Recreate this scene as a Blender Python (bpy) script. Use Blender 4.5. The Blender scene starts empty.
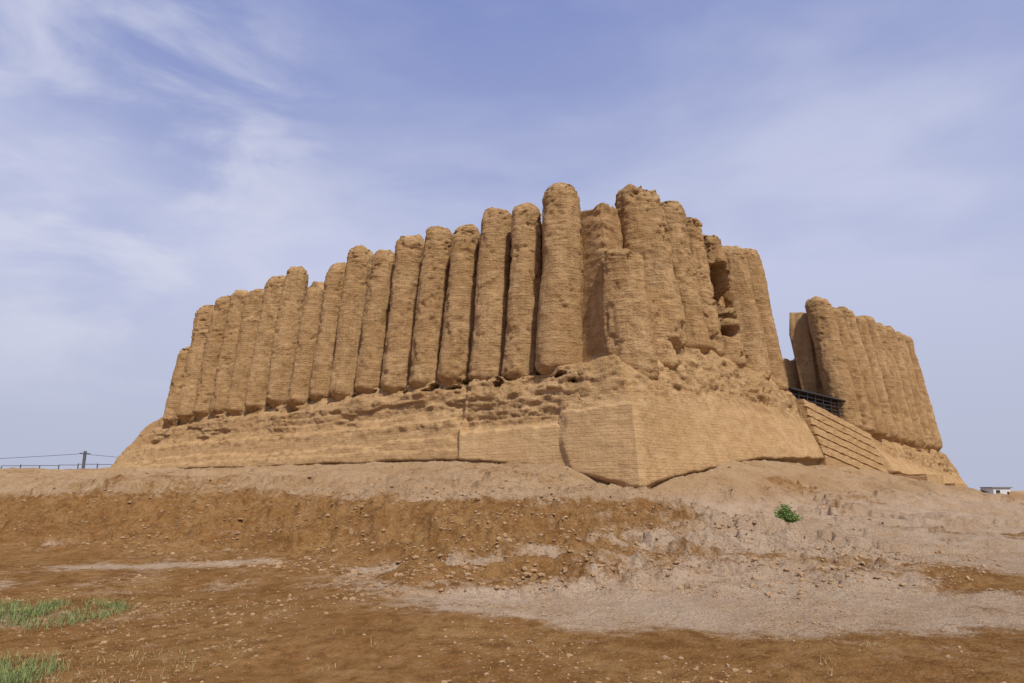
import bpy, math, random
import numpy as np
random.seed(4)
E = 1.7   # eye height; "rel" heights below are relative to the eye
scene = bpy.context.scene

# ------------------------------------------------------------------ noise
def _h(ix, iy, iz, seed):
    h = (ix.astype(np.uint32) * np.uint32(374761393) + iy.astype(np.uint32) * np.uint32(668265263)
         + iz.astype(np.uint32) * np.uint32(2246822519) + np.uint32((seed * 3266489917) & 0xffffffff))
    h = (h ^ (h >> np.uint32(13))) * np.uint32(1274126177)
    h = (h ^ (h >> np.uint32(15))) * np.uint32(2246822519)
    h = h ^ (h >> np.uint32(16))
    return h.astype(np.float64) / 4294967295.0

def vn(x, y, z, seed=0):
    xi = np.floor(x); yi = np.floor(y); zi = np.floor(z)
    fx, fy, fz = x - xi, y - yi, z - zi
    fx = fx**3 * (fx * (fx * 6 - 15) + 10); fy = fy**3 * (fy * (fy * 6 - 15) + 10); fz = fz**3 * (fz * (fz * 6 - 15) + 10)
    xi = xi.astype(np.int64); yi = yi.astype(np.int64); zi = zi.astype(np.int64)
    r = 0
    for a in (0, 1):
        wa = fx if a else 1 - fx
        for b in (0, 1):
            wb = fy if b else 1 - fy
            for c in (0, 1):
                wc = fz if c else 1 - fz
                r = r + wa * wb * wc * _h(xi + a, yi + b, zi + c, seed)
    return r * 2 - 1

def fbm(x, y, z, octv=4, gain=0.5, seed=0):
    r = 0; a = 1; t = 0; f = 1
    for i in range(octv):
        r = r + a * vn(x * f + 13.7 * i, y * f + 7.1 * i, z * f + 3.3 * i, seed + i)
        t += a; a *= gain; f *= 2.03
    return r / t

def worley(x, y, z, seed=0):
    xi = np.floor(x).astype(np.int64); yi = np.floor(y).astype(np.int64); zi = np.floor(z).astype(np.int64)
    best = np.full(x.shape, 9.0)
    for a in (-1, 0, 1):
        for b in (-1, 0, 1):
            for c in (-1, 0, 1):
                X, Y, Z = xi + a, yi + b, zi + c
                d = (X + _h(X, Y, Z, seed) - x)**2 + (Y + _h(X, Y, Z, seed + 1) - y)**2 + (Z + _h(X, Y, Z, seed + 2) - z)**2
                best = np.minimum(best, d)
    return np.sqrt(best)

def sstep(a, b, x):
    t = np.clip((x - a) / (b - a), 0, 1)
    return t * t * (3 - 2 * t)

# ------------------------------------------------------------------ mesh helpers
def build_mesh(name, V, Q, uv=None, attrs=None, mat=None, smooth=True, parent=None):
    V = np.asarray(V, dtype=np.float32).reshape(-1, 3); Q = np.asarray(Q, dtype=np.int32)
    me = bpy.data.meshes.new(name)
    me.vertices.add(len(V)); me.vertices.foreach_set("co", V.ravel())
    n = Q.shape[1]
    me.loops.add(Q.size); me.loops.foreach_set("vertex_index", Q.ravel())
    me.polygons.add(len(Q)); me.polygons.foreach_set("loop_start", np.arange(0, Q.size, n, dtype=np.int32))
    me.update(calc_edges=True)
    if uv is not None:
        l = me.uv_layers.new(name="UVMap")
        l.data.foreach_set("uv", np.asarray(uv, dtype=np.float32).reshape(-1, 2)[Q.ravel()].ravel())
    for k, a in (attrs or {}).items():
        at = me.attributes.new(k, 'FLOAT', 'POINT'); at.data.foreach_set("value", np.asarray(a, dtype=np.float32).ravel())
    me.polygons.foreach_set("use_smooth", np.full(len(Q), smooth))
    me.validate()
    ob = bpy.data.objects.new(name, me); scene.collection.objects.link(ob)
    if mat: me.materials.append(mat)
    if parent: ob.parent = parent
    return ob

def grid_quads(R, C, wrap=False, flip=False):
    r = np.arange(R - 1)[:, None]; c = np.arange(C if wrap else C - 1)[None, :]
    c2 = (c + 1) % C
    a = r * C + c; b = r * C + c2; d = (r + 1) * C + c; e = (r + 1) * C + c2
    q = np.stack([a, b, e, d] if not flip else [a, d, e, b], -1).reshape(-1, 4)
    return q

def empty(name):
    e = bpy.data.objects.new(name, None); scene.collection.objects.link(e); return e

def boxes(name, L, mat, parent=None, smooth=False):
    V = []; Q = []
    for (c, u, s) in L:
        u = np.array([u[0], u[1], 0.0]); u /= np.linalg.norm(u); w = np.array([-u[1], u[0], 0]); c = np.array(c, float)
        b = len(V)
        for dz in (-.5, .5):
            for (a, d) in ((-.5, -.5), (.5, -.5), (.5, .5), (-.5, .5)):
                V.append(c + u * a * s[0] + w * d * s[1] + np.array([0, 0, dz * s[2]]))
        Q += [(b, b + 3, b + 2, b + 1), (b + 4, b + 5, b + 6, b + 7)] + [(b + i, b + (i + 1) % 4, b + 4 + (i + 1) % 4, b + 4 + i) for i in range(4)]
    return build_mesh(name, V, Q, mat=mat, smooth=smooth, parent=parent)

# ------------------------------------------------------------------ materials
class NT:
    def __init__(s, mat):
        mat.use_nodes = True; s.t = mat.node_tree; s.t.nodes.clear()
    def n(s, typ, **kw):
        nd = s.t.nodes.new(typ)
        for k, v in kw.items():
            setattr(nd, k, v)
        return nd
    def l(s, a, b): s.t.links.new(a, b)
    def math(s, op, a, b=None, clamp=False):
        nd = s.t.nodes.new('ShaderNodeMath'); nd.operation = op; nd.use_clamp = clamp
        for i, v in enumerate((a, b)):
            if v is None: continue
            if isinstance(v, (int, float)): nd.inputs[i].default_value = v
            else: s.l(v, nd.inputs[i])
        return nd.outputs[0]
    def mix(s, f, a, b, blend='MIX'):
        nd = s.t.nodes.new('ShaderNodeMix'); nd.data_type = 'RGBA'; nd.blend_type = blend
        for i, v in ((0, f), (6, a), (7, b)):
            if isinstance(v, (int, float)): nd.inputs[i].default_value = v
            elif isinstance(v, tuple): nd.inputs[i].default_value = (*v, 1)
            else: s.l(v, nd.inputs[i])
        return nd.outputs[2]
    def ramp(s, f, lo, hi, a=0.0, b=1.0):
        nd = s.t.nodes.new('ShaderNodeMapRange'); nd.interpolation_type = 'SMOOTHSTEP'
        s.l(f, nd.inputs[0]); nd.inputs[1].default_value = lo; nd.inputs[2].default_value = hi
        nd.inputs[3].default_value = a; nd.inputs[4].default_value = b
        return nd.outputs[0]
    def noise(s, co, scale, detail=5, rough=.55, dist=0.0):
        nd = s.t.nodes.new('ShaderNodeTexNoise'); nd.inputs['Scale'].default_value = scale; nd.inputs['Detail'].default_value = detail
        nd.inputs['Roughness'].default_value = rough; nd.inputs['Distortion'].default_value = dist
        if co is not None: s.l(co, nd.inputs['Vector'])
        return nd.outputs['Fac']

def simple_mat(name, col, rough=.8, metallic=0.0, var=.25, scale=3):
    m = bpy.data.materials.new(name); t = NT(m)
    out = t.n('ShaderNodeOutputMaterial'); p = t.n('ShaderNodeBsdfPrincipled'); t.l(p.outputs[0], out.inputs[0])
    tc = t.n('ShaderNodeTexCoord')
    f = t.noise(tc.outputs['Object'], scale, 2)
    c = t.mix(f, tuple(x * (1 - var) for x in col), tuple(min(1, x * (1 + var)) for x in col))
    t.l(c, p.inputs['Base Color']); p.inputs['Roughness'].default_value = rough; p.inputs['Metallic'].default_value = metallic
    return m

def mud_material(name):
    m = bpy.data.materials.new(name); t = NT(m)
    out = t.n('ShaderNodeOutputMaterial'); p = t.n('ShaderNodeBsdfDiffuse'); t.l(p.outputs[0], out.inputs[0])
    p.inputs['Roughness'].default_value = 0.4
    geo = t.n('ShaderNodeNewGeometry'); pos = geo.outputs['Position']
    uv = t.n('ShaderNodeUVMap').outputs[0]
    rest = t.n('ShaderNodeAttribute', attribute_name='rest').outputs['Fac']
    cav = t.n('ShaderNodeAttribute', attribute_name='cav').outputs['Fac']
    mp = t.n('ShaderNodeMapping'); t.l(pos, mp.inputs[0]); mp.inputs['Scale'].default_value = (.5, .5, 3.0)
    mv_ = t.n('ShaderNodeMapping'); t.l(pos, mv_.inputs[0]); mv_.inputs['Scale'].default_value = (2.8, 2.8, .22)
    n1 = t.noise(pos, .35, 2); n2 = t.noise(pos, 2.2, 5, .66); n3 = t.noise(mp.outputs[0], 1.4, 3, .6); n4 = t.noise(pos, 15, 4, .72); n5 = t.noise(mv_.outputs[0], 1.0, 4, .65)
    wn = t.n('ShaderNodeTexNoise'); wn.inputs['Scale'].default_value = 2.5; wn.inputs['Detail'].default_value = 1; t.l(pos, wn.inputs['Vector'])
    ws = t.n('ShaderNodeVectorMath', operation='MULTIPLY'); t.l(wn.outputs['Color'], ws.inputs[0]); ws.inputs[1].default_value = (.12, .10, 0)
    wa = t.n('ShaderNodeVectorMath', operation='ADD'); t.l(uv, wa.inputs[0]); t.l(ws.outputs[0], wa.inputs[1])
    br = t.n('ShaderNodeTexBrick'); t.l(wa.outputs[0], br.inputs['Vector'])
    br.inputs['Scale'].default_value = 1; br.inputs['Brick Width'].default_value = .36; br.inputs['Row Height'].default_value = .13
    br.inputs['Mortar Size'].default_value = .016; br.inputs['Mortar Smooth'].default_value = .6; br.inputs['Bias'].default_value = 0
    br.inputs['Color1'].default_value = (.32, .32, .32, 1); br.inputs['Color2'].default_value = (.68, .68, .68, 1); br.inputs['Mortar'].default_value = (.5, .5, .5, 1)
    mort = br.outputs['Fac']
    vis = t.ramp(n2, .40, .60, .1, .8)
    vis = t.mix(rest, vis, t.ramp(n1, .3, .6, .10, .26))
    mv = t.math('MULTIPLY', mort, vis)
    c = t.mix(t.ramp(n1, .3, .7), (.455, .280, .130), (.55, .358, .180))
    c = t.mix(t.ramp(n2, .35, .75, 0, .8), c, (.385, .225, .098))
    c = t.mix(t.ramp(n3, .5, .8, 0, .5), c, (.61, .425, .235))
    c = t.mix(t.ramp(n5, .48, .72, 0, .48), c, (.33, .188, .080))
    c = t.mix(t.math('MULTIPLY', t.ramp(n4, .5, .74), .45), c, (.21, .115, .048))
    bc = t.mix(.4, (.5, .5, .5), br.outputs['Color'])
    c = t.mix(t.math('SUBTRACT', .55, t.math('MULTIPLY', rest, .4)), c, bc, 'OVERLAY')
    c = t.mix(t.math('MULTIPLY', mv, .4), c, (.20, .115, .052))
    c = t.mix(t.math('MULTIPLY', rest, .45), c, (.535, .355, .18))
    c = t.mix(t.math('MULTIPLY', cav, .9), c, (.13, .055, .025))  # shade of the carved hollows and base pits, painted into the mud colour
    t.l(c, p.inputs['Color'])
    inv = t.math('SUBTRACT', 1.0, t.math('MULTIPLY', rest, .6))
    h = t.math('MULTIPLY', t.math('ADD', t.math('MULTIPLY', n2, .17), t.math('MULTIPLY', n4, .075)), inv)
    h = t.math('ADD', h, t.math('MULTIPLY', n3, .03))
    h = t.math('SUBTRACT', h, t.math('MULTIPLY', t.math('MULTIPLY', n5, .10), inv))
    h = t.math('SUBTRACT', h, t.math('MULTIPLY', mv, .03))
    b = t.n('ShaderNodeBump'); b.inputs['Strength'].default_value = 1.0; b.inputs['Distance'].default_value = 1.0
    t.l(h, b.inputs['Height']); t.l(b.outputs[0], p.inputs['Normal'])
    return m

MUD = mud_material('mud_brick')

# ------------------------------------------------------------------ fortress frame
K = np.array([4.03, 27.26]); uL = np.array([-.809, .588]); uR = np.array([.712, .702])
uL /= np.linalg.norm(uL); uR /= np.linalg.norm(uR)
LL, LR = 34.6, 42.6
KL = K + uL * LL; KR = K + uR * LR; KB = KL + uR * LR * .98
CEN = (K + KL + KR + KB) / 4
fort = empty('mud_brick_fortress')

def outn(A, B):
    u = (B - A) / np.linalg.norm(B - A); n = np.array([u[1], -u[0]])
    if np.dot((A + B) / 2 - CEN, n) < 0: n = -n
    return u, n
EDGE = {'L': (K, KL), 'R': (K, KR), 'S': (KL, KB), 'B': (KR, KB)}
NB = {'L': ('R', 'S'), 'R': ('L', 'B'), 'S': ('L', 'B'), 'B': ('R', 'S')}

def facade(key):
    A, B = EDGE[key]; u, n = outn(A, B); L = np.linalg.norm(B - A)
    ks = []
    for nb in NB[key]:
        n2 = outn(*EDGE[nb])[1]; m = (n + n2) / (1 + np.dot(n, n2)); ks.append(np.dot(m, u))
    return A, u, n, L, ks

def prof(z, knots):
    d = knots[0][1] + 0 * z
    for (z0, d0), (z1, d1) in zip(knots[:-1], knots[1:]):
        t = np.clip((z - z0) / np.maximum(z1 - z0, 1e-3), 0, 1)
        d = np.where(z >= z0, d0 + (d1 - d0) * t, d)
    return d
def cprof(z, L): o = 0 * z; return prof(z, [(a + o, b) for a, b in L])
def dcorner(z): return cprof(z, [(0, 2.35), (.12, 2.85), (3.05, 2.35), (3.2, 1.95), (4.3, 1.35), (5.1, .8), (5.5, .2), (13.5, -.95)])
def acorner(z): return .04 + .12 * sstep(3.0, 3.5, z)
def dend(z): return cprof(z, [(1.1, 2.0), (1.25, 2.3), (2.6, 1.8), (3.2, 1.4), (4.4, .9), (4.8, .5), (5.2, -.1), (13.5, -1.15)])
def dendR(z): return cprof(z, [(-1.2, 2.7), (.8, 1.8), (2.9, 1.1), (3.3, .3), (13.5, -1.1)])

def shell(key, name, ds, ztop_f, dout_f, din_f, amp_f, nz=190, carve=None, rest_f=None):
    A, u, n, L, ks = facade(key)
    S = np.linspace(0, L, max(3, int(L / ds)) + 1); C = len(S)
    zb = -2.6
    zt = ztop_f(S)
    t = np.linspace(0, 1, nz)[:, None]
    Zo = zb + (zt[None, :] - zb) * t
    So = np.broadcast_to(S[None, :], Zo.shape)
    nt = 14; tt = np.linspace(0, 1, nt + 1)[1:, None]; ni = 40
    ti = np.linspace(0, 1, ni + 1)[1:, None]
    def place(s, d, z):
        k = ks[0] * (1 - s / L) + ks[1] * (s / L)
        al = s + k * d
        return A[0] + u[0] * al + n[0] * d, A[1] + u[1] * al + n[1] * d, z
    do = dout_f(So, Zo); a = amp_f(So, Zo)
    if key in ('L', 'R'):
        f = 1 - sstep(.1, 1.3, So); do = do * (1 - f) + dcorner(Zo) * f; a = a * (1 - f) + acorner(Zo) * f
    if key in ('L', 'S'):
        f = sstep(L - 1.4, L - .1, So) if key == 'L' else 1 - sstep(.1, 1.4, So)
        do = do * (1 - f) + dend(Zo) * f; a = a * (1 - f) + .1 * f
    if key in ('R', 'B'):
        f = sstep(L - 1.4, L - .1, So) if key == 'R' else 1 - sstep(.1, 1.4, So)
        do = do * (1 - f) + dendR(Zo) * f; a = a * (1 - f) + .08 * f
    x, y, z = place(So, do, Zo)
    nz1 = fbm(x * .55, y * .55, z * .8, 3, .5, 11) * 1.0 + fbm(x * 1.8, y * 1.8, z * 4.2, 5, .65, 21) * 1.2
    w = worley(x * 1.6, y * 1.6, z * 2.4, 5)
    pm = sstep(.0, .35, fbm(x * .6, y * .6, z * .8, 2, .5, 55))
    pit = -np.clip(.34 - w, 0, 1) * 1.6 * pm
    dd = a * (nz1 + pit)
    rest = np.zeros_like(Zo)
    if rest_f is not None: rest = rest_f(So, Zo, x, y)
    cav = np.zeros_like(Zo)
    do = do + dd
    if carve is not None:
        cm, cd = carve(So, Zo, x, y); do = do - cd; cav = cm
    zz = Zo + a * .4 * fbm(x * 1.5, y * 1.5, z * 1.5, 3, .5, 77)
    x, y, z = place(So, do, zz)
    dtop = do[-1][None, :]
    din_t = din_f(S, zt)[None, :]
    dt = dtop + (din_t - dtop) * tt
    st = np.broadcast_to(S[None, :], dt.shape)
    zt2 = np.broadcast_to(zt[None, :], dt.shape)
    xt, yt, _ = place(st, dt, zt2)
    zt3 = zz[-1][None, :] + .25 * fbm(xt * .9, yt * .9, zt2 * 0, 4, .55, 31) * np.minimum(1, tt * 4) - .2 * tt
    zi = zt3[-1][None, :] + (zb - zt3[-1][None, :]) * ti
    si = np.broadcast_to(S[None, :], zi.shape)
    di = din_f(si, zi); xi, yi, _ = place(si, di, zi)
    di = di + .15 * fbm(xi * .8, yi * .8, zi, 4, .55, 41) * np.minimum(1, ti * 6)
    xi, yi, _ = place(si, di, zi)
    X = np.vstack([x, xt, xi]); Y = np.vstack([y, yt, yi]); Z = np.vstack([z, zt3, zi]) + E
    V = np.stack([X, Y, Z], -1)
    SS = np.vstack([So, st, si]); UV = np.stack([SS, Z + np.vstack([So * 0, -dt, zi * 0])], -1)
    pad = np.zeros((nt + ni, C))
    R = V.shape[0]
    q = grid_quads(R, C, flip=(key in ('L', 'S')))
    return build_mesh(name, V, q, UV, {'rest': np.vstack([rest, pad]), 'cav': np.vstack([cav, pad])}, MUD, True, fort)

tops = {17: 13.8, 16: 13.4, 15: 13.5, 14: 13.2, 13: 13.5, 12: 13.5, 11: 13.0, 10: 13.6, 9: 13.1, 8: 12.0, 7: 13.6, 6: 13.4, 5: 12.9, 4: 13.1, 3: 13.0, 2: 12.75, 1: 9.9}
FL = [(2.45 + 1.94 * (17 - i), tops[i], {17: 1.04, 8: .74, 9: .84}.get(i, .88)) for i in range(17, 0, -1)]
FR1 = [(3.05, 13.8, 1.2), (5.6, 13.8, .9), (7.4, 13.6, .75), (9.3, 13.2, .86), (11.7, 13.3, .92), (13.6, 13.5, .92)]
FR2 = [(23.5 + 2.15 * i, h, .86) for i, h in enumerate([12.5, 12.4, 12.7, 12.5, 12.9, 12.7, 12.9, 12.8, 12.8])]

def zfL(s): return np.interp(s, [0, 2.5, 5, 9, 14, 20, 26, 35], [5.1, 4.9, 4.9, 5.1, 5.3, 5.0, 4.9, 4.8])
def zfR(s): return np.interp(s, [0, 3, 7, 10, 15, 22, 42], [5.3, 6.5, 6.6, 6.2, 5.2, 3.8, 3.2])

sl = np.array([f[0] for f in FL]); tl = np.array([f[1] for f in FL])
def topL(s):
    b = np.interp(s, sl, tl) - .95
    b = np.where(s < 1.7, 12.5, b)
    e = sstep(31.6, 32.5, s); b = b * (1 - e) + 9.0 * e
    e = sstep(33.4, 34.6, s); b = b - 2.5 * e
    return b + (.25 * vn(s * 1.3, s * 0, s * 0, 5) + .12 * vn(s * 5, s * 0, s * 0, 6)) * sstep(0, .5, s) * (1 - e)
def topR(s):
    b = np.interp(s, [0, 3, 7.5, 9.3, 13.6, 23, 32, 42], [12.5, 12.9, 12.5, 12.3, 12.5, 11.6, 12.0, 11.9])
    lo = np.interp(s, [15, 23.4], [4.2, 3.2])
    g = sstep(14.4, 14.8, s) * (1 - sstep(23.7, 24.0, s))
    b = b * (1 - g) + lo * g
    b = b - 1.5 * sstep(41.5, 42.6, s)
    return b + (.22 * vn(s * 1.3, s * 0 + 5, s * 0, 5) + .1 * vn(s * 5, s * 0 + 3, s * 0, 6)) * sstep(0, .5, s) * (1 - sstep(41.5, 42.5, s))

def zedge(key, s):
    if key == 'L': return np.interp(s, [0, 2, 4, 7, 12, 35], [.12, .55, 1.0, 1.25, 1.3, 1.25])
    return np.interp(s, [0, 3, 8, 14, 23, 30, 42], [.12, .7, 1.4, 1.55, 1.3, .5, -1.0])

def doutL(s, z):
    wob = vn(s * .5, s * 0, s * 0 + 2, 3) * .18 + vn(s * 1.9, s * 0, s * 0, 4) * .1
    jag = .12 * vn(s * 3.1, s * 0, s * 0, 14)
    e1 = 2.6 + .10 * vn(z * 2.2, z * 0, z * 0, 12) - .25 * np.abs(z - 2.0); e2 = 7.0 + .1 * vn(z * 2, z * 0, z * 0, 13)
    v1 = 1 - sstep(-.03, .03, s - e1); v2 = 1 - sstep(-.04, .04, s - e2)
    zp = np.interp(s, [0, 2.55, 2.65, 6.95, 7.1, 12, 20, 35], [3.05, 2.95, 2.45, 2.35, 2.95, 2.95, 2.85, 2.7]) + wob * .4 * (s > 7.) + jag * .6
    zf = zfL(s) + wob
    ze = zedge('L', s) + wob * .3
    Dm = 2.5 - .2 * sstep(31, 34.5, s)
    D = Dm + .24 * v2 + .18 * v1
    d = prof(z, [(ze - .12, D - .38), (ze, D), (zp, D - .40), (zp + .1, Dm - .72), (zp + .5, Dm - .95),
                 (zp + .65 * (zf - zp), np.minimum(1.35, Dm) + 0 * s), (zf - .45, 1.0 + 0 * s), (zf - .1, .75 + 0 * s), (zf + .12, -.40 + 0 * s), (13.5 + 0 * s, -1.4 + 0 * s)])
    far = s > 7.1
    d = d - far * .24 * sstep(0, .06, z - (zp - .85 + wob * .4 + .05 * vn(s * 4, s * 0, s * 0, 24))) * (z < zf)
    d = d - far * .12 * sstep(0, .05, z - (zp - 1.25 - wob * .5)) * (z < zf)
    # worn layered ledges in the eroded band
    zl = z + .18 * fbm(s * .5, s * 0, z * .6, 3, .5, 34)
    saw = (zl / .42) % 1.0
    m = sstep(zp, zp + .3, z) * (1 - sstep(zf - .4, zf, z))
    d = d + (.13 * (.5 - saw)) * m * -1 * sstep(-.4, .2, fbm(s * .3, z * .3, z * 0, 2, .5, 36))
    led = sstep(.1, .25, fbm(s * .35, z * 1.6, z * 0, 3, .55, 33)) * .16
    d = d - led * m
    return d

def zpR(s): return np.interp(s, [0, 2, 6, 12, 15, 22, 28, 42], [3.1, 3.4, 3.9, 3.8, 3.6, 3.0, 2.1, .9])
def doutR(s, z):
    wob = vn(s * .5, s * 0 + 3, s * 0 + 2, 3) * .18 + vn(s * 1.9, s * 0 + 1, s * 0, 4) * .1
    zp = zpR(s) + wob * .5
    zf = zfR(s) + wob
    ze = zedge('R', s) + wob * .3
    D = 2.65 + 0 * s
    Dt = np.interp(s, [0, 1.5, 6, 15, 42], [2.45, 2.1, 1.75, 1.7, 1.7])
    d = prof(z, [(ze - .12, D - .3), (ze, D + .05), (zp, Dt), (zp + .2, Dt - .15), (zp + .6 * (zf - zp), 1.3 + 0 * s),
                 (zf - .3, 1.0 + 0 * s), (zf + .25, .0 + 0 * s), (13.5 + 0 * s, -1.15 + 0 * s)])
    g = sstep(14.6, 15.0, s) * (1 - sstep(23.9, 24.3, s))
    return d - g * 1.6 * (z > .6)

def ampL(s, z):
    zf = zfL(s)
    zq = np.interp(s, [0, 2.55, 2.65, 6.95, 7.1, 35], [3.1, 3.0, 2.5, 2.4, 2.5, 2.4])
    ru = .07 + .06 * np.exp(-((s - 9) / 3)**2) + .09 * np.exp(-((s - 3) / 2.5)**2) + .08 * np.exp(-((z - zf + .35) / .35)**2)
    r = .025 + ru * sstep(zq, zq + .3, z) * (1 - sstep(zf + .1, zf + .6, z))
    return r + .02 * (s > 7.1) * (z < 3)
def ampR(s, z):
    zf = zfR(s); zp = zpR(s)
    return .035 + .17 * sstep(zp - .2, zp + .5, z) * (1 - sstep(zf + .1, zf + .6, z)) + .06 * sstep(6, 8, z)

def restL(s, z, x, y):
    zp = np.interp(s, [0, 2.55, 2.65, 6.95, 7.1, 35], [3.1, 3.0, 2.5, 2.4, 2.7, 2.6])
    lo = (1 - sstep(zp - .05, zp + .15, z)) * np.where(s < 7.05, 1, .6)
    return np.maximum(lo, .3 * (1 - sstep(zfL(s) - 1.0, zfL(s) - .6, z)))
def restR(s, z, x, y): return (1 - sstep(zpR(s) - .3, zpR(s) + .1, z)) * (1 - .45 * sstep(.0, .6, s))

def carveL(s, z, x, y):
    m = np.zeros_like(z)
    rs = np.random.RandomState(8)
    for f in FL:
        for k in range(3):
            s0 = f[0] + rs.uniform(-1, 1); z0 = float(zfL(np.array(f[0]))) + rs.uniform(-.6, .05)
            rx, rz = rs.uniform(.12, .5), rs.uniform(.08, .2)
            q = np.sqrt(((s - s0) / rx)**2 + ((z - z0) / rz)**2) + .4 * vn(x * 5, y * 5, z * 5, 8)
            m = np.maximum(m, 1 - sstep(.5, 1.0, q))
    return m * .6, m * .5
CAV = [(8.75, 9.6, 1.35, 2.2, 2.3), (8.1, 11.6, .6, .8, .9), (8.9, 7.8, .6, .45, .9)]
def carveR(s, z, x, y):
    m = np.zeros_like(z); dep = np.zeros_like(z)
    for (s0, z0, rx, rz, dp) in CAV:
        q = np.sqrt(((s - s0) / rx)**2 + ((z - z0) / rz)**2) + .45 * fbm(x * 1.6, y * 1.6, z * 1.6, 4, .6, 9)
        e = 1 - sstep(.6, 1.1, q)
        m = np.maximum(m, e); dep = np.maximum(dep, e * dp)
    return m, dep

def dinA(s, z): return np.interp(z, [0, 6, 12.5], [-4.6, -4.4, -4.0]) + 0 * s
def dinR(s, z): return np.where(s < 20, np.interp(z, [0, 6, 12.5], [-4.6, -4.4, -4.0]), np.interp(z, [0, 4, 8, 12.5], [-1.6, -1.0, -1.05, -1.3]))

shell('L', 'front_wall', .065, topL, doutL, dinA, ampL, 230, carveL, restL)
shell('R', 'right_wall', .075, topR, doutR, dinR, ampR, 200, carveR, restR)
def topS(s): return 11.5 + 1.0 * vn(s * .6, s * 0, s * 0, 9) * sstep(0, 2, s) - 5 * (1 - sstep(0, 3, s))
def doutS(s, z): return prof(z, [(1.0 + 0 * s, 2.0 + 0 * s), (2.7 + 0 * s, 1.7 + 0 * s), (4.9 + 0 * s, .6 + 0 * s), (13.5 + 0 * s, -.9 + 0 * s)])
def ampS(s, z): return .12 + 0 * z
def topB(s): return 10.4 + 1.0 * vn(s * .6, s * 0, s * 0, 19) * sstep(0, 2, s)
shell('S', 'side_wall', .2, topS, doutS, dinA, ampS, 90)
shell('B', 'back_wall', .3, topB, doutS, dinA, ampS, 70)

def flute(name, key, s0, ztop, r0, zbase, seed, rough=1.0, d_b=0.0, d_t=-.62, res=56, dz=.06, taper=.8, notch=None, lean=0.0, foot=.5, domek=.85, fray=0.0):
    A, u, n, L, ks = facade(key)
    zb = zbase - foot
    nz = int((ztop - zb) / dz) + 12
    t = np.linspace(0, 1, nz)
    dome = domek * r0
    zz = zb + (ztop - zb) * (1 - (1 - t)**1.25)
    ph = np.linspace(0, 2 * math.pi, res, endpoint=False)
    Z = np.broadcast_to(zz[:, None], (nz, res)); P = np.broadcast_to(ph[None, :], (nz, res))
    h = (Z - zb) / (ztop - zb)
    r = r0 * (1 + (taper - 1) * h)
    q = np.clip((Z - (ztop - dome)) / dome, 0, 1)
    r = r * np.power(np.maximum(1 - q**2.3, 0), .5)
    r = r * (1 - .18 * (1 - sstep(0, .6, Z - zb)))
    r = r * (1 + .03 * np.cos(4 * P))
    # slightly elongated outwards so that the grooves cut deep
    el = 1 + .22 * (np.sin(P) > 0) * np.sin(P)**2
    r = r * el
    dc = d_b + (d_t - d_b) * h
    dc = dc - .3 * (1 - sstep(0, .6, Z - zb))
    lw = lean * h + .07 * vn(Z * .4, Z * 0 + seed, Z * 0, 50)
    al = s0 + lw + r * np.cos(P); d = dc + r * np.sin(P)
    x = A[0] + u[0] * al + n[0] * d; y = A[1] + u[1] * al + n[1] * d
    so = seed * 3.17
    rl = min(rough, 1.5)
    disp = .085 * rl * fbm(x * .7 + so, y * .7, Z * .45, 3, .5, 60)
    gul = fbm(x * 2.9 + so, y * 2.9, Z * .33, 3, .55, 68)
    disp = disp + .07 * rl * gul - .10 * rl * sstep(.28, .5, gul) 
    disp = disp + .035 * rl * fbm(x * 2.6, y * 2.6, Z * 2.4, 3, .6, 61) + .03 * rl * fbm(x * 7, y * 7, Z * 8, 2, .65, 69)
    topm = sstep(ztop - 2.0, ztop - .1, Z)
    disp = disp * (1 + .8 * topm)
    w = worley(x * 3.4, y * 3.4, Z * 3.8, 62)
    pf = fbm(x * .6, y * .6, Z * .5, 2, .5, 63)
    pitm = sstep(.28, .6, pf + .2 * topm + .4 * (1 - sstep(zbase - .1, zbase + .9, Z)) + fray)
    disp = disp - np.clip(.38 - w, 0, 1) * .42 * pitm * (.7 + .3 * rough)
    ch = fbm(x * 1.5 + so, y * 1.5, Z * .9, 4, .62, 67) + .15 * topm
    disp = disp - (.06 + .5 * fray) * sstep(.22, .30, ch)
    course = np.abs(((Z + .03 * vn(x * 2, y * 2, Z, 64)) / .26) % 1 - .5) * 2
    disp = disp - .014 * sstep(.75, 1, course)
    cavm = np.zeros_like(Z)
    rr = np.maximum(r + disp * np.minimum(1, r / .3), .0)
    if notch is not None:
        sf = s0 + rr * np.cos(P)
        for (s1, z1, rx, rz, dp) in notch:
            qq = np.sqrt(((sf - s1) / rx)**2 + ((Z - z1) / rz)**2) + .45 * fbm(x * 1.6, y * 1.6, Z * 1.6, 4, .6, 9)
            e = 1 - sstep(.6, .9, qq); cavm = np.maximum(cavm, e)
            dc = dc - e * dp * 1.1
    al = s0 + lw + rr * np.cos(P); d = dc + rr * np.sin(P)
    x = A[0] + u[0] * al + n[0] * d; y = A[1] + u[1] * al + n[1] * d
    Zd = Z + (.10 + .10 * rough) * fbm(x * 1.6, y * 1.6, Z * 0, 3, .55, 66) * sstep(0, .3, r) * topm + .03 * fbm(x * 1.6, y * 1.6, Z * 0, 3, .5, 66)
    V = np.stack([x, y, Zd + E], -1)
    UV = np.stack([P * r0 + seed * 1.37, Zd + E], -1)
    q = grid_quads(nz, res, True, flip=(key in ('L', 'S')))
    return build_mesh(name, V, q, UV, {'rest': np.full(nz * res, .0), 'cav': cavm}, MUD, True, fort)

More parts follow.
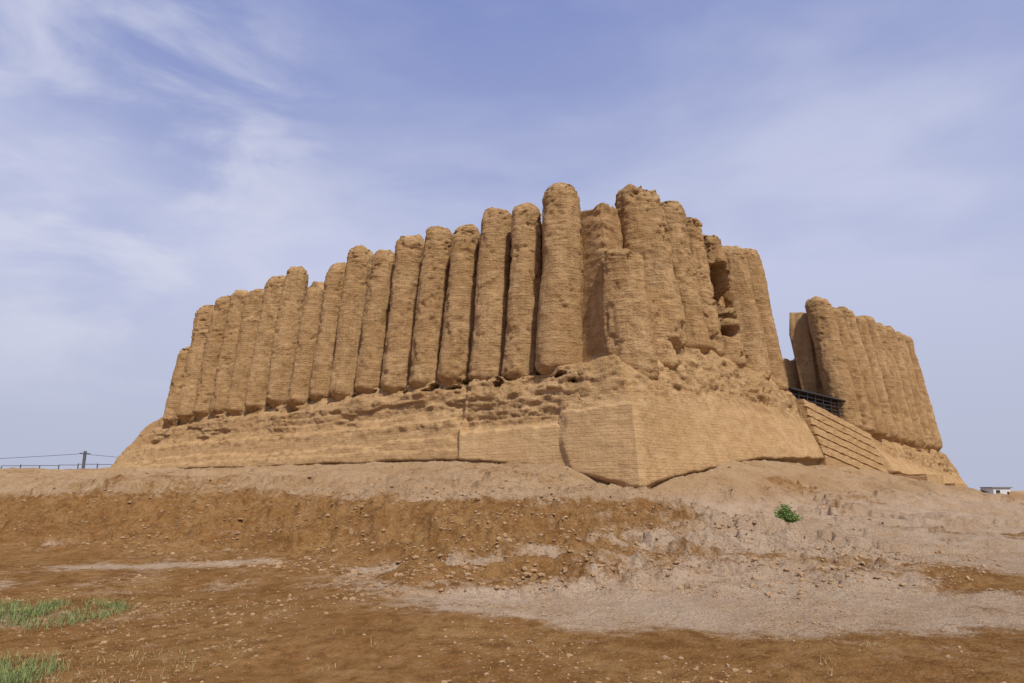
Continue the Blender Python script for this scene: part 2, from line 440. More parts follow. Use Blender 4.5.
rs = np.random.RandomState(5)
for i, (s, h, r) in enumerate(FL):
    flute('flute_front_%d' % i, 'L', s, h, r * rs.uniform(.97, 1.03), float(zfL(np.array(s))) + rs.uniform(-.12, .2), i + 1, rough=rs.uniform(.75, 1.15), lean=rs.uniform(-.1, .1), domek=rs.uniform(.6, 1.1), fray=rs.choice([0, 0, 0, .07]), d_b=-.08, d_t=-.7)
for i, (s, h, r) in enumerate(FR1):
    flute('flute_right_%d' % i, 'R', s, h, r, float(zfR(np.array(s))), i + 31, rough=(1.5, 1.3, 1.5, 1.4, 1.1, 1.0)[i], notch=CAV, d_b=.2, d_t=-.6, foot=.7, fray=(.22, .10, .22, .2, .05, 0)[i], domek=(.5, .8, .6, .5, .8, .8)[i])
for i, (s, h, r) in enumerate(FR2):
    flute('flute_far_%d' % i, 'R', s, h, r, float(zfR(np.array(s))) + .1, i + 51, rough=.95, res=48, dz=.07, d_b=.6, d_t=-.45, lean=-.35 * (1 - i / 8), fray=.06 if i < 2 else 0)
for i in range(14):
    flute('flute_side_%d' % i, 'S', 2.5 + 2.6 * i, 11.5 + rs.uniform(-1, 1) - (2.5 if i == 0 else 0), .95, 4.9, i + 71, rough=1.2, res=24, dz=.2)
flute('corner_stump', 'R', .55, 9.9, 1.04, 5.0, 91, rough=1.2, d_b=.5, d_t=.1, taper=.86, foot=1.2, domek=.5, fray=.08)
flute('corner_rubble', 'R', 2.3, 8.4, .95, 5.6, 97, rough=1.5, d_b=.5, d_t=.0, taper=.7, foot=1.0, fray=.2)

def noisy_block(name, s0, s1, d0, d1, z0f, z1f, mat=MUD, rest=1.0, ds=.12, amp=.03, fac='R', rows=24):
    A, u, n, L, ks = facade(fac)
    S = np.linspace(s0, s1, max(2, int((s1 - s0) / ds)) + 1)
    rows_d = []; rows_z = []
    a = z0f(S); b = z1f(S)
    rows_d.append(np.full_like(S, d0)); rows_z.append(a)
    for t in np.linspace(0, 1, rows): rows_d.append(np.full_like(S, d1) - .04 * t); rows_z.append(a + (b - a) * t)
    for t in np.linspace(0, 1, 8)[1:]: rows_d.append(d1 - .04 + (d0 - d1) * t + 0 * S); rows_z.append(b + 0 * S)
    for t in np.linspace(0, 1, 6)[1:]: rows_d.append(np.full_like(S, d0)); rows_z.append(b + (a - b) * t)
    D = np.array(rows_d); Z = np.array(rows_z); SS = np.broadcast_to(S, D.shape).copy()
    Dc = (d0 + d1) / 2 + 0 * D[:, :1]
    SS = np.hstack([SS[:, :1], SS, SS[:, -1:]]); D = np.hstack([Dc, D, Dc])
    Z = np.hstack([Z[:, :1], Z, Z[:, -1:]])
    x = A[0] + u[0] * SS + n[0] * D; y = A[1] + u[1] * SS + n[1] * D
    D2 = D + amp * fbm(x * 2, y * 2, Z * 3, 4, .6, 15); SS2 = SS + amp * fbm(x * 2 + 9, y * 2, Z * 3, 4, .6, 16)
    Z2 = Z + amp * .6 * fbm(x * 2, y * 2 + 9, Z * 3, 4, .6, 17)
    x = A[0] + u[0] * SS2 + n[0] * D2; y = A[1] + u[1] * SS2 + n[1] * D2
    V = np.stack([x, y, Z2 + E], -1)
    return build_mesh(name, V, grid_quads(V.shape[0], V.shape[1]), np.stack([SS + D, Z + E], -1), {'rest': np.full(V.shape[:2], rest), 'cav': np.zeros(V.shape[:2])}, mat, False, fort)

nst = 7
def ttop(s, k): return np.interp(s, [14.5, 24.8], [4.75, 3.35]) - k * .50
noisy_block('terrace_core', 14.3, 24.4, .1, 1.62, lambda s: s * 0 - .9, lambda s: ttop(s, 0) - .12, amp=.05, rest=.5)
for k in range(nst):
    noisy_block('terrace_course_%d' % k, 14.3, 24.2 + .10 * k, .2, 1.80 + .14 * k, lambda s, k=k: ttop(s, k + 1) + .13 if k < nst - 1 else s * 0 - .9, lambda s, k=k: ttop(s, k), amp=.07, rows=8, rest=.7)
    if k: noisy_block('terrace_joint_%d' % k, 14.3, 24.1 + .10 * k, .2, 1.60 + .14 * k, lambda s: s * 0 - .9, lambda s, k=k: ttop(s, k) + .2, amp=.04, rows=6, rest=.3)
noisy_block('outer_bench', 25.5, 46.5, 1.5, 3.7, lambda s: s * 0 - 3, lambda s: np.interp(s, [25, 33, 46], [.9, .35, -.35]), rest=.8, amp=.08)
noisy_block('outer_block', 24.9, 28.5, 1.5, 4.4, lambda s: s * 0 - 3, lambda s: s * 0 + .95, rest=.8, amp=.06)
noisy_block('outer_block_small', 30.5, 33.0, 1.5, 4.5, lambda s: s * 0 - 3, lambda s: s * 0 + .45, rest=.8, amp=.06)

def free_wall(name, p0, p1, th, zb, zt0, zt1, seed):
    p0 = np.array(p0); p1 = np.array(p1); L = np.linalg.norm(p1 - p0); u = (p1 - p0) / L; n = np.array([u[1], -u[0]])
    S = np.linspace(0, L, int(L / .1)); rows = []
    ztop = zt0 + (zt1 - zt0) * S / L + .3 * vn(S * .8, S * 0, S * 0, seed) + .1 * vn(S * 4, S * 0, S * 0, seed)
    for t in np.linspace(0, 1, 60): rows.append((th / 2 * (1.15 - .15 * t) + 0 * S, zb + (ztop - zb) * t))
    for t in np.linspace(0, 1, 8)[1:]: rows.append((th / 2 - th * t + 0 * S, ztop))
    for t in np.linspace(0, 1, 12)[1:]: rows.append((-th / 2 + 0 * S, ztop + (zb - ztop) * t))
    D = np.array([r[0] for r in rows]); Z = np.array([r[1] for r in rows]); SS = np.broadcast_to(S, D.shape)
    SS = np.hstack([SS[:, :1], SS, SS[:, -1:]]); D = np.hstack([D[:, :1] * 0, D, D[:, :1] * 0]); Z = np.hstack([Z[:, :1], Z, Z[:, -1:]])
    x = p0[0] + u[0] * SS + n[0] * D; y = p0[1] + u[1] * SS + n[1] * D
    D = D + .12 * fbm(x, y, Z, 4, .55, seed)
    x = p0[0] + u[0] * SS + n[0] * D; y = p0[1] + u[1] * SS + n[1] * D
    V = np.stack([x, y, Z + E], -1)
    return build_mesh(name, V, grid_quads(*V.shape[:2]), np.stack([SS, Z], -1), {'rest': np.full(V.shape[:2], .3), 'cav': np.zeros(V.shape[:2])}, MUD, True, fort)
free_wall('inner_ruin_wall', (14.5, 46.0), (24.5, 47.5), 1.4, 0, 8.4, 9.8, 3)

METAL = simple_mat('dark_metal', (.03, .026, .025), .5, .3)
sh = empty('viewing_walkway')
nR = outn(K, KR)[1]
def at(s, d): p = K + uR * s + nR * d; return p
B = []
z0 = E + 4.45
for k, s in enumerate(np.linspace(15.0, 23.0, 8)):
    for d in (.75, -1.2):
        p = at(s, d); B.append(((p[0], p[1], z0 + .35), uR, (.09, .09, 1.3)))
for d in (.75,):
    for zz in (.12, .34, .56, .78):
        p = at(19.0, d); B.append(((p[0], p[1], z0 + zz), uR, (8.1, .05, .05)))
boxes('posts_and_rails', B, METAL, sh)
p = at(19.0, -.25); boxes('roof_sheet', [((p[0], p[1], z0 + 1.02), uR, (8.3, 2.4, .07))], METAL, sh)
p = at(19.0, -1.25); boxes('back_panel', [((p[0], p[1], z0 + .4), uR, (8.1, .05, 1.2))], METAL, sh)

# ------------------------------------------------------------------ terrain
def offc(e1, e2, c):
    n1, n2 = outn(*EDGE[e1])[1], outn(*EDGE[e2])[1]; return c + (n1 + n2) / (1 + np.dot(n1, n2)) * 2.65
Pc = offc('L', 'R', K)
PL = offc('L', 'S', KL); PR = offc('R', 'B', KR); PB = offc('S', 'B', KB)
poly = [Pc, PR, PB, PL]
QK = [0, 1, 3, 6, 9, 13, 16, 22, 40, 70]
ROWS = [
 (-60, [1.2, 1.15, 1.05, .9, .75, .6, .5, .3, -.7, -1.7]),
 (-38, [1.2, 1.15, 1.05, .9, .70, .2, -.6, -1.5, -1.7, -1.7]),
 (-24, [1.2, 1.0, .75, .55, .25, -.9, -1.5, -1.65, -1.7, -1.7]),
 (-8,  [1.2, .95, .6, .30, .05, -1.35, -1.6, -1.7, -1.7, -1.7]),
 (-3.5,[.92, .66, .36, .10, -.10, -1.45, -1.65, -1.7, -1.7, -1.7]),
 (0.0, [-.05, -.08, -.15, -.18, -.45, -1.5, -1.68, -1.7, -1.7, -1.7]),
 (0.5, [-.05, -.16, -.32, -.42, -1.1, -1.62, -1.7, -1.7, -1.7, -1.7]),
 (1.0, [-.05, -.32, -.8, -1.1, -1.4, -1.6, -1.68, -1.7, -1.7, -1.7]),
 (4.0, [.62, .3, -.5, -1.1, -1.35, -1.55, -1.65, -1.7, -1.7, -1.7]),
 (9.0, [1.3, .9, -.2, -.95, -1.3, -1.5, -1.6, -1.7, -1.7, -1.7]),
 (24., [1.2, .8, .0, -.8, -1.2, -1.5, -1.6, -1.7, -1.7, -1.7]),
 (34., [-.4, -.7, -1., -1.2, -1.4, -1.5, -1.6, -1.7, -1.7, -1.7]),
 (60., [-1.3, -1.35, -1.4, -1.5, -1.6, -1.7, -1.7, -1.7, -1.7, -1.7]),
]
UK = np.array([r[0] for r in ROWS], float); HT = np.array([r[1] for r in ROWS])
def terrain_param(x, y):
    dmin = np.full(x.shape, 1e9); inside = np.zeros(x.shape, bool)
    for i in range(4):
        a = poly[i]; b = poly[(i + 1) % 4]; e = b - a
        wx, wy = x - a[0], y - a[1]
        t = np.clip((wx * e[0] + wy * e[1]) / np.dot(e, e), 0, 1)
        dmin = np.minimum(dmin, np.hypot(wx - e[0] * t, wy - e[1] * t))
        c = (a[1] > y) != (b[1] > y)
        with np.errstate(divide='ignore', invalid='ignore'):
            xi = (b[0] - a[0]) * (y - a[1]) / (b[1] - a[1]) + a[0]
        inside ^= c & (x < xi)
    q = np.where(inside, -dmin, dmin)
    dx, dy = x - Pc[0], y - Pc[1]
    aL = dx * uL[0] + dy * uL[1]; aR = dx * uR[0] + dy * uR[1]
    nL = outn(K, KL)[1]; nRr = outn(K, KR)[1]
    qL = dx * nL[0] + dy * nL[1]; qR = dx * nRr[0] + dy * nRr[1]
    ang = np.arctan2(dy, dx); aln = math.atan2(nL[1], nL[0]); arn = math.atan2(nRr[1], nRr[0])
    fan = np.clip((ang - aln) / (arn - aln), 0, 1)
    left = (aL > 0) & (qL >= qR)
    right = (aR > 0) & ~left
    up = np.where(left, -aL, np.where(right, 1 + aR, fan))
    return q, up
def terrain_rel(x, y, detail=True):
    q, up = terrain_param(x, y)
    wx = x + 1.5 * vn(x * .12, y * .12, x * 0, 81) + .5 * vn(x * .5, y * .5, x * 0, 91)
    wy = y + 1.5 * vn(x * .12, y * .12, x * 0 + 5, 82) + .5 * vn(x * .5, y * .5, x * 0 + 5, 92)
    q2, up2 = terrain_param(wx, wy)
    f = sstep(1, 5, q); q = q * (1 - f) + q2 * f
    qq = np.clip(q, 0, 70)
    ui = np.clip(np.interp(up, UK, np.arange(len(UK))), 0, len(UK) - 1.001)
    i0 = ui.astype(int); fr = ui - i0; fr = fr * fr * (3 - 2 * fr)
    h = 0
    qi = np.interp(qq, QK, np.arange(len(QK))); qi = np.clip(qi, 0, len(QK) - 1.001); j0 = qi.astype(int); fq = qi - j0
    for (ii, wi) in ((i0, 1 - fr), (i0 + 1, fr)):
        h = h + wi * (HT[ii, j0] * (1 - fq) + HT[ii, j0 + 1] * fq)
    h = np.where(q < 0, h + np.clip(-q, 0, 3) * .1, h)
    if detail:
        g = sstep(.0, .35, h + 1.62)
        far = 1 - sstep(60, 200, np.hypot(x, y))
        rough = g * (1 - sstep(.0, .6, h)) * (1 - sstep(.5, .9, up))
        rough = rough * sstep(2, 5, q)
        h = h + far * (.14 * fbm(x * .35, y * .35, x * 0, 3, .5, 83) + .035 * fbm(x * 2.5, y * 2.5, x * 0, 5, .65, 84))
        h = h + far * g * (.16 * fbm(x * 1.1, y * 1.1, x * 0, 4, .6, 85)) * sstep(0, 1.5, np.abs(q))
        w = worley(x * 1.9, y * 1.9, x * 0 + .5, 86); w2 = worley(x * 5, y * 5, x * 0 + .5, 96)
        h = h + rough * (.26 * fbm(x * 1.8, y * 1.8, x * 0, 5, .68, 87) + .16 * (.6 - w) + .08 * (.6 - w2))
        rp = sstep(.05, .3, fbm(x * .5, y * .5, x * 0, 3, .5, 97)) * far
        h = h + rp * .03 * (.6 - w2)
        gl = np.exp(-((q - 2.5) / 2.0)**2) * (up > .3) * (up < 24)
        h = h - gl * .36 * (1 - np.abs(fbm(x * .55 + .3 * y, y * .35, x * 0, 4, .5, 88)) * 2.6)
        sc = fbm(x * .3, y * .7, x * 0, 4, .5, 90)
        h = h + far * g * .22 * sstep(.02, .05, sc) * sstep(.3, 2, q)
        ch = np.exp(-((q - 4.2 - .6 * vn(x * .3, y * .3, x * 0, 93)) / .8)**2) * (up > -8) * (up < 6)
        h = h - .30 * ch
        h = h + np.exp(-(np.clip(q, 0, 9) / .5)**2) * .14 * fbm(x * 2, y * 2, x * 0, 3, .6, 89) * (q > 0)
    return h, q, up

def gauss(x, y, cx, cy, sx, sy): return np.exp(-((x - cx) / sx)**2 - ((y - cy) / sy)**2)

th = np.concatenate([np.radians(np.linspace(-47, 47, 800)), np.radians(np.linspace(47, 313, 90)[1:-1])])
rad = np.concatenate([[.3, 1, 2, 3, 4], np.geomspace(4.8, 75, 620), np.geomspace(78, 4000, 50)])
TH, RD = np.meshgrid(th, rad)
gx = RD * np.sin(TH); gy = RD * np.cos(TH)
gh, gq, gu = terrain_rel(gx, gy)
n1 = fbm(gx * .25, gy * .4, gx * 0, 5, .6, 101); n2 = fbm(gx * 1.2, gy * 1.6, gx * 0, 5, .7, 102)
och = .08 + 0 * gx
slope = sstep(-1.6, -1.25, gh) * (1 - sstep(-.45, .1, gh)) * (1 - sstep(.4, .8, gu))
och = np.maximum(och, slope * 1.15)
near = 1 - sstep(8.2, 11.0, gy + 1.3 * sstep(0, 4, gx))
och = np.maximum(och, near * 1.15)
leftflat = (1 - sstep(-4, 0, gx)) * (gh < -1.3)
och = np.maximum(och, leftflat * .9)
och = np.maximum(och, 1.1 * gauss(gx, gy, 8.6, 12.2, 2.0, 2.2))
och = np.maximum(och, .7 * gauss(gx, gy, 14, 20, 3, 1.0))
pale = gauss(gx, gy, 3.1, 12.0, 3.5, 2.6) + gauss(gx, gy, 1.8, 9.6, 1.5, 1.4) + .9 * gauss(gx, gy, -1.5, 13.0, 2.2, .5) + .9 * gauss(gx, gy, -6.6, 14.8, 2.4, .4) + .8 * gauss(gx, gy, 5, 18, 5, 4)
och = och - pale * .85
och = och + .7 * n1 + .7 * n2
och = sstep(-.05, .95, och)
faro = sstep(60, 120, RD); och = och * (1 - faro) + .55 * faro
tan = sstep(-.6, .2, gh) * (1 - faro)
V = np.stack([gx, gy, gh + E], -1)
cols = len(th)
q = grid_quads(len(rad), cols, True, flip=True)

def ground_material():
    m = bpy.data.materials.new('dry_earth'); t = NT(m)
    out = t.n('ShaderNodeOutputMaterial'); p = t.n('ShaderNodeBsdfDiffuse'); t.l(p.outputs[0], out.inputs[0])
    p.inputs['Roughness'].default_value = .4
    pos = t.n('ShaderNodeNewGeometry').outputs['Position']
    o = t.n('ShaderNodeAttribute', attribute_name='ochre').outputs['Fac']
    tn = t.n('ShaderNodeAttribute', attribute_name='tan').outputs['Fac']
    n1 = t.noise(pos, .8, 3, .6); n2 = t.noise(pos, 4, 5, .72); n3 = t.noise(pos, 22, 4, .75); n4 = t.noise(pos, 90, 3, .75)
    om = t.math('ADD', o, t.math('MULTIPLY', t.math('SUBTRACT', n2, .5), 1.8))
    om = t.math('ADD', om, t.math('MULTIPLY', t.math('SUBTRACT', n3, .5), 1.1))
    om = t.ramp(om, .1, .95)
    pale = t.mix(t.ramp(n1, .35, .7), (.61, .455, .315), (.54, .375, .235))
    tanc = t.mix(t.ramp(n1, .35, .7), (.55, .375, .215), (.48, .305, .16))
    pale = t.mix(tn, pale, tanc)
    pale = t.mix(t.math('MULTIPLY', t.ramp(n3, .48, .68), .65), pale, (.36, .22, .12))
    oc = t.mix(t.ramp(n1, .35, .7), (.32, .158, .053), (.40, .22, .083))
    oc = t.mix(t.math('MULTIPLY', t.ramp(n2, .45, .68), .8), oc, (.19, .088, .030))
    oc = t.mix(t.math('MULTIPLY', t.ramp(n3, .55, .70), .75), oc, (.50, .32, .16))
    c = t.mix(om, pale, oc)
    c = t.mix(t.math('MULTIPLY', t.ramp(n4, .52, .68), .6), c, (.14, .072, .03))
    t.l(c, p.inputs['Color'])
    h = t.math('ADD', t.math('MULTIPLY', n2, .18), t.math('MULTIPLY', n3, .085))
    h = t.math('ADD', h, t.math('MULTIPLY', n4, .024))
    b = t.n('ShaderNodeBump'); b.inputs['Strength'].default_value = 1.0; b.inputs['Distance'].default_value = 1
    t.l(h, b.inputs['Height']); t.l(b.outputs[0], p.inputs['Normal'])
    return m
GR = ground_material()
build_mesh('ground', V, q, None, {'ochre': och.ravel(), 'tan': tan.ravel()}, GR, True)

def gz(x, y):
    h, _, _ = terrain_rel(np.array([float(x)]), np.array([float(y)])); return float(h[0]) + E

ico_v = np.array([(0, 0, 1), (.9, 0, .4), (.28, .85, .4), (-.72, .53, .4), (-.72, -.53, .4), (.28, -.85, .4), (.72, .53, -.4), (-.28, .85, -.4), (-.9, 0, -.4), (-.28, -.85, -.4), (.72, -.53, -.4), (0, 0, -1)])
ico_f = [(0, 1, 2), (0, 2, 3), (0, 3, 4), (0, 4, 5), (0, 5, 1), (1, 6, 2), (2, 7, 3), (3, 8, 4), (4, 9, 5), (5, 10, 1), (6, 7, 2), (7, 8, 3), (8, 9, 4), (9, 10, 5), (10, 6, 1), (11, 7, 6), (11, 8, 7), (11, 9, 8), (11, 10, 9), (11, 6, 10)]
N = 32000
rs = np.random.RandomState(2)
rr = 6 + 26 * rs.rand(N)**1.2; aa = np.radians(rs.uniform(-44, 44, N)); sx = rr * np.sin(aa); sy = rr * np.cos(aa)
hh, qq_, uu_ = terrain_rel(sx, sy)
clus = fbm(sx * .6, sy * .6, sx * 0, 3, .5, 120)
keep = (qq_ > .1) & (rs.rand(N) < np.clip(.12 + 1.3 * clus + .8 * ((hh > -1.5) & (hh < .1) & (uu_ < .8)), .03, 1))
sx, sy, hh = sx[keep], sy[keep], hh[keep]; M = len(sx)
sz = .005 + .025 * rs.rand(M)**6 + .009 * rs.rand(M)
sz = sz * np.where(hh > -1.5, 1.8, 1.0)
sc = np.stack([sz * rs.uniform(.8, 1.5, M), sz * rs.uniform(.8, 1.5, M), sz * rs.uniform(.45, .9, M)], -1)
sv = ico_v[None] * sc[:, None, :] * rs.uniform(.75, 1.2, (M, 12, 1)) + np.stack([sx, sy, hh + E + sz * .15], -1)[:, None, :]
sf = (np.array(ico_f)[None] + 12 * np.arange(M)[:, None, None]).reshape(-1, 3)
build_mesh('scattered_stones', sv, sf, None, None, simple_mat('stone_clod', (.34, .21, .105), .95, 0, .5, 9), False)

# ------------------------------------------------------------------ vegetation
def blades(name, centers, mat, per, hgt, width, spread, flat=.5, seed=1):
    r = np.random.RandomState(seed); V = []; F = []
    for (cx, cy) in centers:
        for k in range(per):
            x = cx + r.normal(0, spread); y = cy + r.normal(0, spread)
            if k % 6 == 0: z = gz(x, y)
            a = r.uniform(0, 6.283); l = hgt * r.uniform(.4, 1.15); bend = r.uniform(.3, 1.3) * flat
            dx, dy = math.cos(a), math.sin(a); w = width * r.uniform(.6, 1.2); px, py = -dy * w, dx * w
            b = len(V)
            for t in (0, .4, .75, 1.0):
                ww = 1 - t * .92; ox = dx * l * bend * t * t; oy = dy * l * bend * t * t; oz = l * t * (1 - .35 * bend * t)
                V.append((x + ox + px * ww, y + oy + py * ww, z + oz)); V.append((x + ox - px * ww, y + oy - py * ww, z + oz))
            for i in range(3): F.append((b + 2 * i, b + 2 * i + 1, b + 2 * i + 3, b + 2 * i + 2))
    return build_mesh(name, V, F, mat=mat, smooth=False)
GREEN = simple_mat('grass_green', (.19, .23, .07), .8, 0, .5, 8)
STRAW = simple_mat('dry_straw', (.38, .29, .12), .9, 0, .35, 8)
r = np.random.RandomState(3)
c1 = [(-8.9 + 3.4 * r.rand()**1.2, r.uniform(9.3, 10.9)) for _ in range(150)]
c2 = [(r.uniform(-5.9, -4.4), r.uniform(6.3, 7.4)) for _ in range(110)]
blades('grass', c1 + c2, GREEN, 26, .15, .0048, .09, .9, 4)
c3 = [(r.uniform(-8.8, -5.0), r.uniform(9.0, 11.4)) for _ in range(80)] + [(r.uniform(-5.8, -3.0), r.uniform(6.3, 8.0)) for _ in range(90)] + [(r.uniform(-8, 8), r.uniform(6.5, 13)) for _ in range(70)]
blades('dry_grass', c3, STRAW, 9, .09, .003, .08, 1.2, 5)
SH = simple_mat('shrub_leaf', (.15, .22, .05), .7, 0, .5, 10)
def shrub(name, cx, cy, R, H, nleaf, seed):
    rr_ = np.random.RandomState(seed); V = []; F = []
    z0 = gz(cx, cy)
    for k in range(60):
        a = rr_.uniform(0, 6.283); el = rr_.uniform(.15, 1.45); L = rr_.uniform(.6, 1.05)
        dx, dy, dz = math.cos(a) * math.cos(el) * R * L, math.sin(a) * math.cos(el) * R * L, math.sin(el) * H * L
        b = len(V); w = .005
        V += [(cx - w, cy, z0), (cx + w, cy, z0), (cx + dx + w, cy + dy, z0 + dz), (cx + dx - w, cy + dy, z0 + dz)]; F.append((b, b + 1, b + 2, b + 3))
        for j in range(nleaf // 60):
            t = rr_.uniform(.3, 1.05); px, py, pz = cx + dx * t + rr_.normal(0, .03), cy + dy * t + rr_.normal(0, .03), z0 + dz * t + rr_.normal(0, .02)
            v1 = rr_.normal(0, 1, 3); v1 /= np.linalg.norm(v1); v2 = np.cross(v1, rr_.normal(0, 1, 3)); v2 /= np.linalg.norm(v2)
            l = rr_.uniform(.02, .045); p0 = np.array([px, py, pz]); b = len(V)
            V += [tuple(p0 - v1 * l), tuple(p0 + v2 * l * .35), tuple(p0 + v1 * l), tuple(p0 - v2 * l * .35)]; F.append((b, b + 1, b + 2, b + 3))
    return build_mesh(name, V, F, mat=SH, smooth=False)
# put the shrub on the nearest local rise of the talus foot
best = max(((gz(x_, y_) + .02 * y_ * 0, x_, y_) for x_, y_ in [(.384 * yy + dx_, yy) for yy in (19.0, 19.5, 20.0, 20.5) for dx_ in (-.1, 0, .1)]), key=lambda v: v[0])
shrub('green_shrub', best[1], best[2], .40, .50, 2700, 3)

# ------------------------------------------------------------------ far things
WOOD = simple_mat('weathered_steel', (.13, .13, .14), .6, .2)
FY = 62.0
fence = empty('metal_fence'); B = []
for i in range(40):
    x = -70 + i * 1.9; y = FY + 4 - .05 * (x + 35)
    B.append(((x, y, gz(x, y) + .95), (1, 0), (.08, .08, 2.1)))
boxes('posts', B, WOOD, fence)
B = []
for i in range(39):
    x0 = -70 + i * 1.9; x1 = x0 + 1.9; y = FY + 4 - .05 * (x0 + .95 + 35)
    for dz in (.7, 1.3, 1.95):
        z0_, z1_ = gz(x0, y), gz(x1, y); B.append((((x0 + x1) / 2, y, (z0_ + z1_) / 2 + dz), (1, -.05), (1.92, .06, .06)))
boxes('rails', B, WOOD, fence)
pole = empty('utility_pole'); px, py = -44.5, 72.0; pz = gz(px, py)
boxes('post', [((px, py, (pz + E + 4.0) / 2), (1, 0), (.22, .22, E + 4.0 - pz))], WOOD, pole)
boxes('crossarm', [((px, py, E + 3.75), (.3, 1), (1.2, .1, .1))], WOOD, pole)
def wire(name, a, b, sag, rad, mat, parent):
    V = []; F = []; a = np.array(a, float); b = np.array(b, float); n = 30
    for i in range(n + 1):
        t = i / n; p = a + (b - a) * t; p[2] -= sag * 4 * t * (1 - t)
        for k in range(4):
            an = k * math.pi / 2; V.append((p[0], p[1] + rad * math.cos(an), p[2] + rad * math.sin(an)))
    for i in range(n):
        for k in range(4): F.append((i * 4 + k, i * 4 + (k + 1) % 4, i * 4 + 4 + (k + 1) % 4, i * 4 + 4 + k))
    return build_mesh(name, V, F, mat=mat, parent=parent)
wire('wire_1', (px, py, E + 3.75), (-110, 78, E + 3.9), 1.0, .025, WOOD, pole)
wire('wire_2', (px, py, E + 3.7), (-10, 95, E + 3.9), 1.0, .025, WOOD, pole)

TR = simple_mat('distant_foliage', (.05, .062, .032), .9, 0, .5, .5)
V = []; F = []; rt = np.random.RandomState(9)
spots = [(rt.uniform(60, 400), rt.uniform(260, 420), rt.uniform(1.5, 3.0)) for _ in range(22)] + [(rt.uniform(-420, -120), rt.uniform(260, 420), rt.uniform(2.5, 5)) for _ in range(90)] + [(94 + rt.uniform(-5, 4), 138 + rt.uniform(-5, 5), rt.uniform(1.2, 2.0)) for _ in range(4)]
for (x, y, h) in spots:
    b = len(V); zb_ = E - 1.7
    V += [(x - .15, y, zb_), (x + .15, y, zb_), (x + .08, y, zb_ + h * .6), (x - .08, y, zb_ + h * .6)]; F.append((b, b + 1, b + 2, b + 3))
    for k in range(160):
        v = rt.normal(0, 1, 3); v /= np.linalg.norm(v); rr2 = rt.uniform(.4, 1) ** .5
        p0 = np.array([x, y, zb_ + h * .62]) + v * rr2 * np.array([h * .5, h * .5, h * .4]) * rt.uniform(.7, 1.1)
        v1 = rt.normal(0, 1, 3); v1 /= np.linalg.norm(v1); v2 = np.cross(v1, v); l = h * .09
        b = len(V); V += [tuple(p0 - v1 * l), tuple(p0 + v2 * l), tuple(p0 + v1 * l), tuple(p0 - v2 * l)]; F.append((b, b + 1, b + 2, b + 3))
build_mesh('distant_trees', V, F, mat=TR, smooth=False)

MW = simple_mat('mud_wall_far', (.30, .18, .09), .95)
def wall_run(name, pts, h, th):
    """weathered low mud wall: coping narrower than foot, uneven top"""
    V = []; F = []
    P = []
    for (a, b) in zip(pts[:-1], pts[1:]):
        a = np.array(a, float); b = np.array(b, float); n = max(2, int(np.linalg.norm(b - a) / .4))
        for i in range(n): P.append(a + (b - a) * i / n)
    P.append(np.array(pts[-1], float)); P = np.array(P)
    T = np.gradient(P, axis=0); T /= np.linalg.norm(T, axis=1)[:, None]; Nn = np.stack([-T[:, 1], T[:, 0]], -1)
    for i, p in enumerate(P):
        g = gz(p[0], p[1]); top = g + h + .12 * math.sin(i * 1.3) * math.sin(i * .37)
        for (o, z) in ((-.5, g - .5), (-.36, top - .06), (-.2, top), (.2, top), (.36, top - .06), (.5, g - .5)):
            q_ = p + Nn[i] * o * th; V.append((q_[0], q_[1], z))
    n = len(P)
    for i in range(n - 1):
        for k in range(5): F.append((i * 6 + k, i * 6 + k + 1, i * 6 + k + 7, i * 6 + k + 6))
    return build_mesh(name, V, F, mat=MW)
wall_run('low_mud_wall', [(41.5, 58.5), (44.5, 57.5), (60, 55.5)], 1.15, .6)
hut = empty('white_hut')
boxes('walls', [((104, 150, E - .5), (1, .1), (4, 3, 2.0))], simple_mat('white_plaster', (.6, .6, .58), .9), hut)
boxes('roof', [((104, 150, E + .6), (1, .1), (4.6, 3.5, .2))], simple_mat('hut_roof', (.2, .18, .16), .9), hut)
boxes('door', [((103.2, 148.4, E - .7), (1, .1), (.9, .06, 1.5))], METAL, hut)

# ------------------------------------------------------------------ sky, sun, camera
SUN_EL, SUN_AZ = 52.0, 158.0
az = math.radians(SUN_AZ); el = math.radians(SUN_EL)
w = bpy.data.worlds.new('World'); scene.world = w; w.use_nodes = True
nt = w.node_tree; nt.nodes.clear()
class W(NT):
    def __init__(s, tree): s.t = tree
t = W(nt)
out = t.n('ShaderNodeOutputWorld'); bg = t.n('ShaderNodeBackground'); bg.inputs['Strength'].default_value = .1; t.l(bg.outputs[0], out.inputs[0])
sky = t.n('ShaderNodeTexSky'); sky.sky_type = 'NISHITA'; sky.sun_disc = False; sky.sun_elevation = el; sky.sun_rotation = az
sky.dust_density = 2.5; sky.air_density = 1.0
tc = t.n('ShaderNodeTexCoord'); sep = t.n('ShaderNodeSeparateXYZ'); t.l(tc.outputs['Generated'], sep.inputs[0])
mp = t.n('ShaderNodeMapping'); t.l(tc.outputs['Generated'], mp.inputs[0]); mp.inputs['Scale'].default_value = (1.0, 1.0, 2.6); mp.inputs['Rotation'].default_value = (0, math.radians(12), 0)
n1 = t.noise(mp.outputs[0], 1.7, 5, .48, .3); n2 = t.noise(mp.outputs[0], 5, 6, .58, .5)
zc = sep.outputs[2]; xc = sep.outputs[0]
haze = t.ramp(zc, 0.05, .75, 1.0, .0)
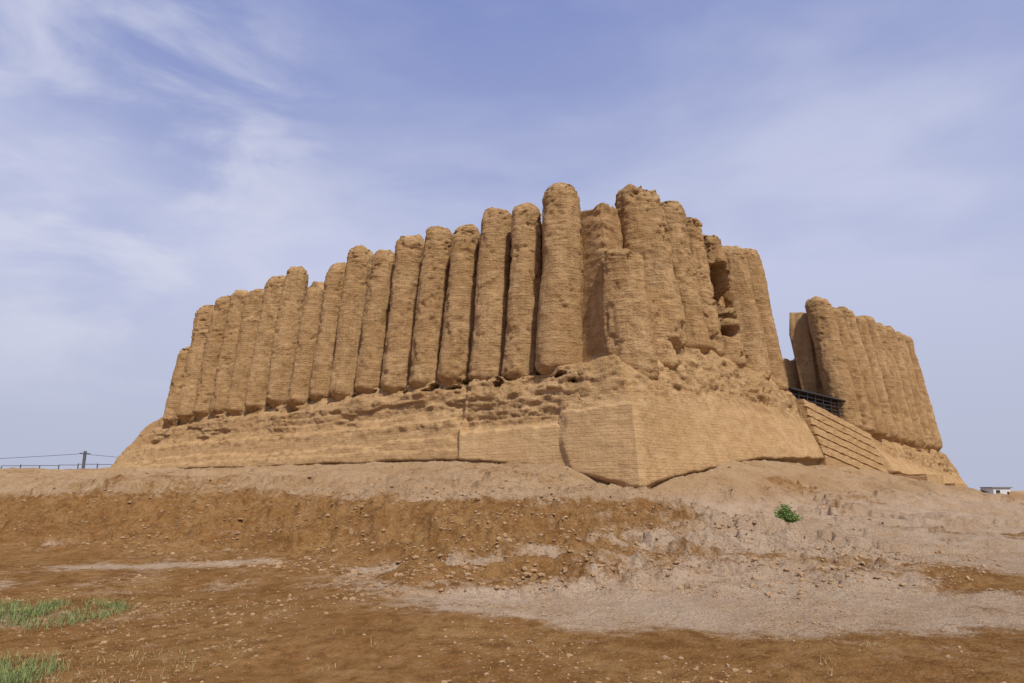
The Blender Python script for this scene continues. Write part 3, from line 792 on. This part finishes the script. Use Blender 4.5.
cl = t.ramp(t.math('ADD', n1, t.math('MULTIPLY', t.math('SUBTRACT', n2, .5), .18)), .38, .70)
f = t.math('ADD', haze, t.math('MULTIPLY', cl, .48))
f = t.math('ADD', f, t.math('MULTIPLY', xc, .15), True)
blue = t.mix(.75, sky.outputs[0], (2.35, 3.0, 6.5))
hz = t.mix(t.ramp(zc, 0.0, .35), (4.9, 5.2, 6.5), (5.7, 6.05, 7.9))
c = t.mix(t.math('MULTIPLY', f, .92), blue, hz)
# thin soft cloud bank to the left
mc = t.n('ShaderNodeMapping'); t.l(tc.outputs['Generated'], mc.inputs[0]); mc.inputs['Rotation'].default_value = (0, math.radians(-14), 0); mc.inputs['Scale'].default_value = (1.8, 1.8, 5.0)
n3 = t.noise(mc.outputs[0], 2.0, 7, .56, .45)
dt_ = t.n('ShaderNodeVectorMath', operation='DOT_PRODUCT'); t.l(tc.outputs['Generated'], dt_.inputs[0]); dt_.inputs[1].default_value = (-.50, .775, .385)
prox = t.ramp(dt_.outputs['Value'], .94, .995)
band = t.math('MULTIPLY', prox, t.ramp(n3, .38, .64, 0, .72))
c = t.mix(band, c, (6.8, 7.0, 8.3))
t.l(c, bg.inputs['Color'])

sun = bpy.data.lights.new('sun', 'SUN'); sun.energy = 3.9; sun.angle = math.radians(3.0); sun.color = (1, .95, .87)
so = bpy.data.objects.new('sun', sun); scene.collection.objects.link(so)
from mathutils import Vector
d = Vector((math.sin(az) * math.cos(el), math.cos(az) * math.cos(el), math.sin(el)))
so.rotation_euler = d.to_track_quat('Z', 'Y').to_euler(); so.location = (0, -20, 40)

cam = bpy.data.cameras.new('camera'); cam.lens = 24; cam.sensor_width = 36; cam.clip_end = 9000; cam.clip_start = .05
co = bpy.data.objects.new('camera', cam); scene.collection.objects.link(co); co.location = (0, 0, E)
co.rotation_euler = (math.radians(90 + 12.3), 0, 0); scene.camera = co
scene.view_settings.view_transform = 'Standard'; scene.view_settings.look = 'None'; scene.view_settings.exposure = 0
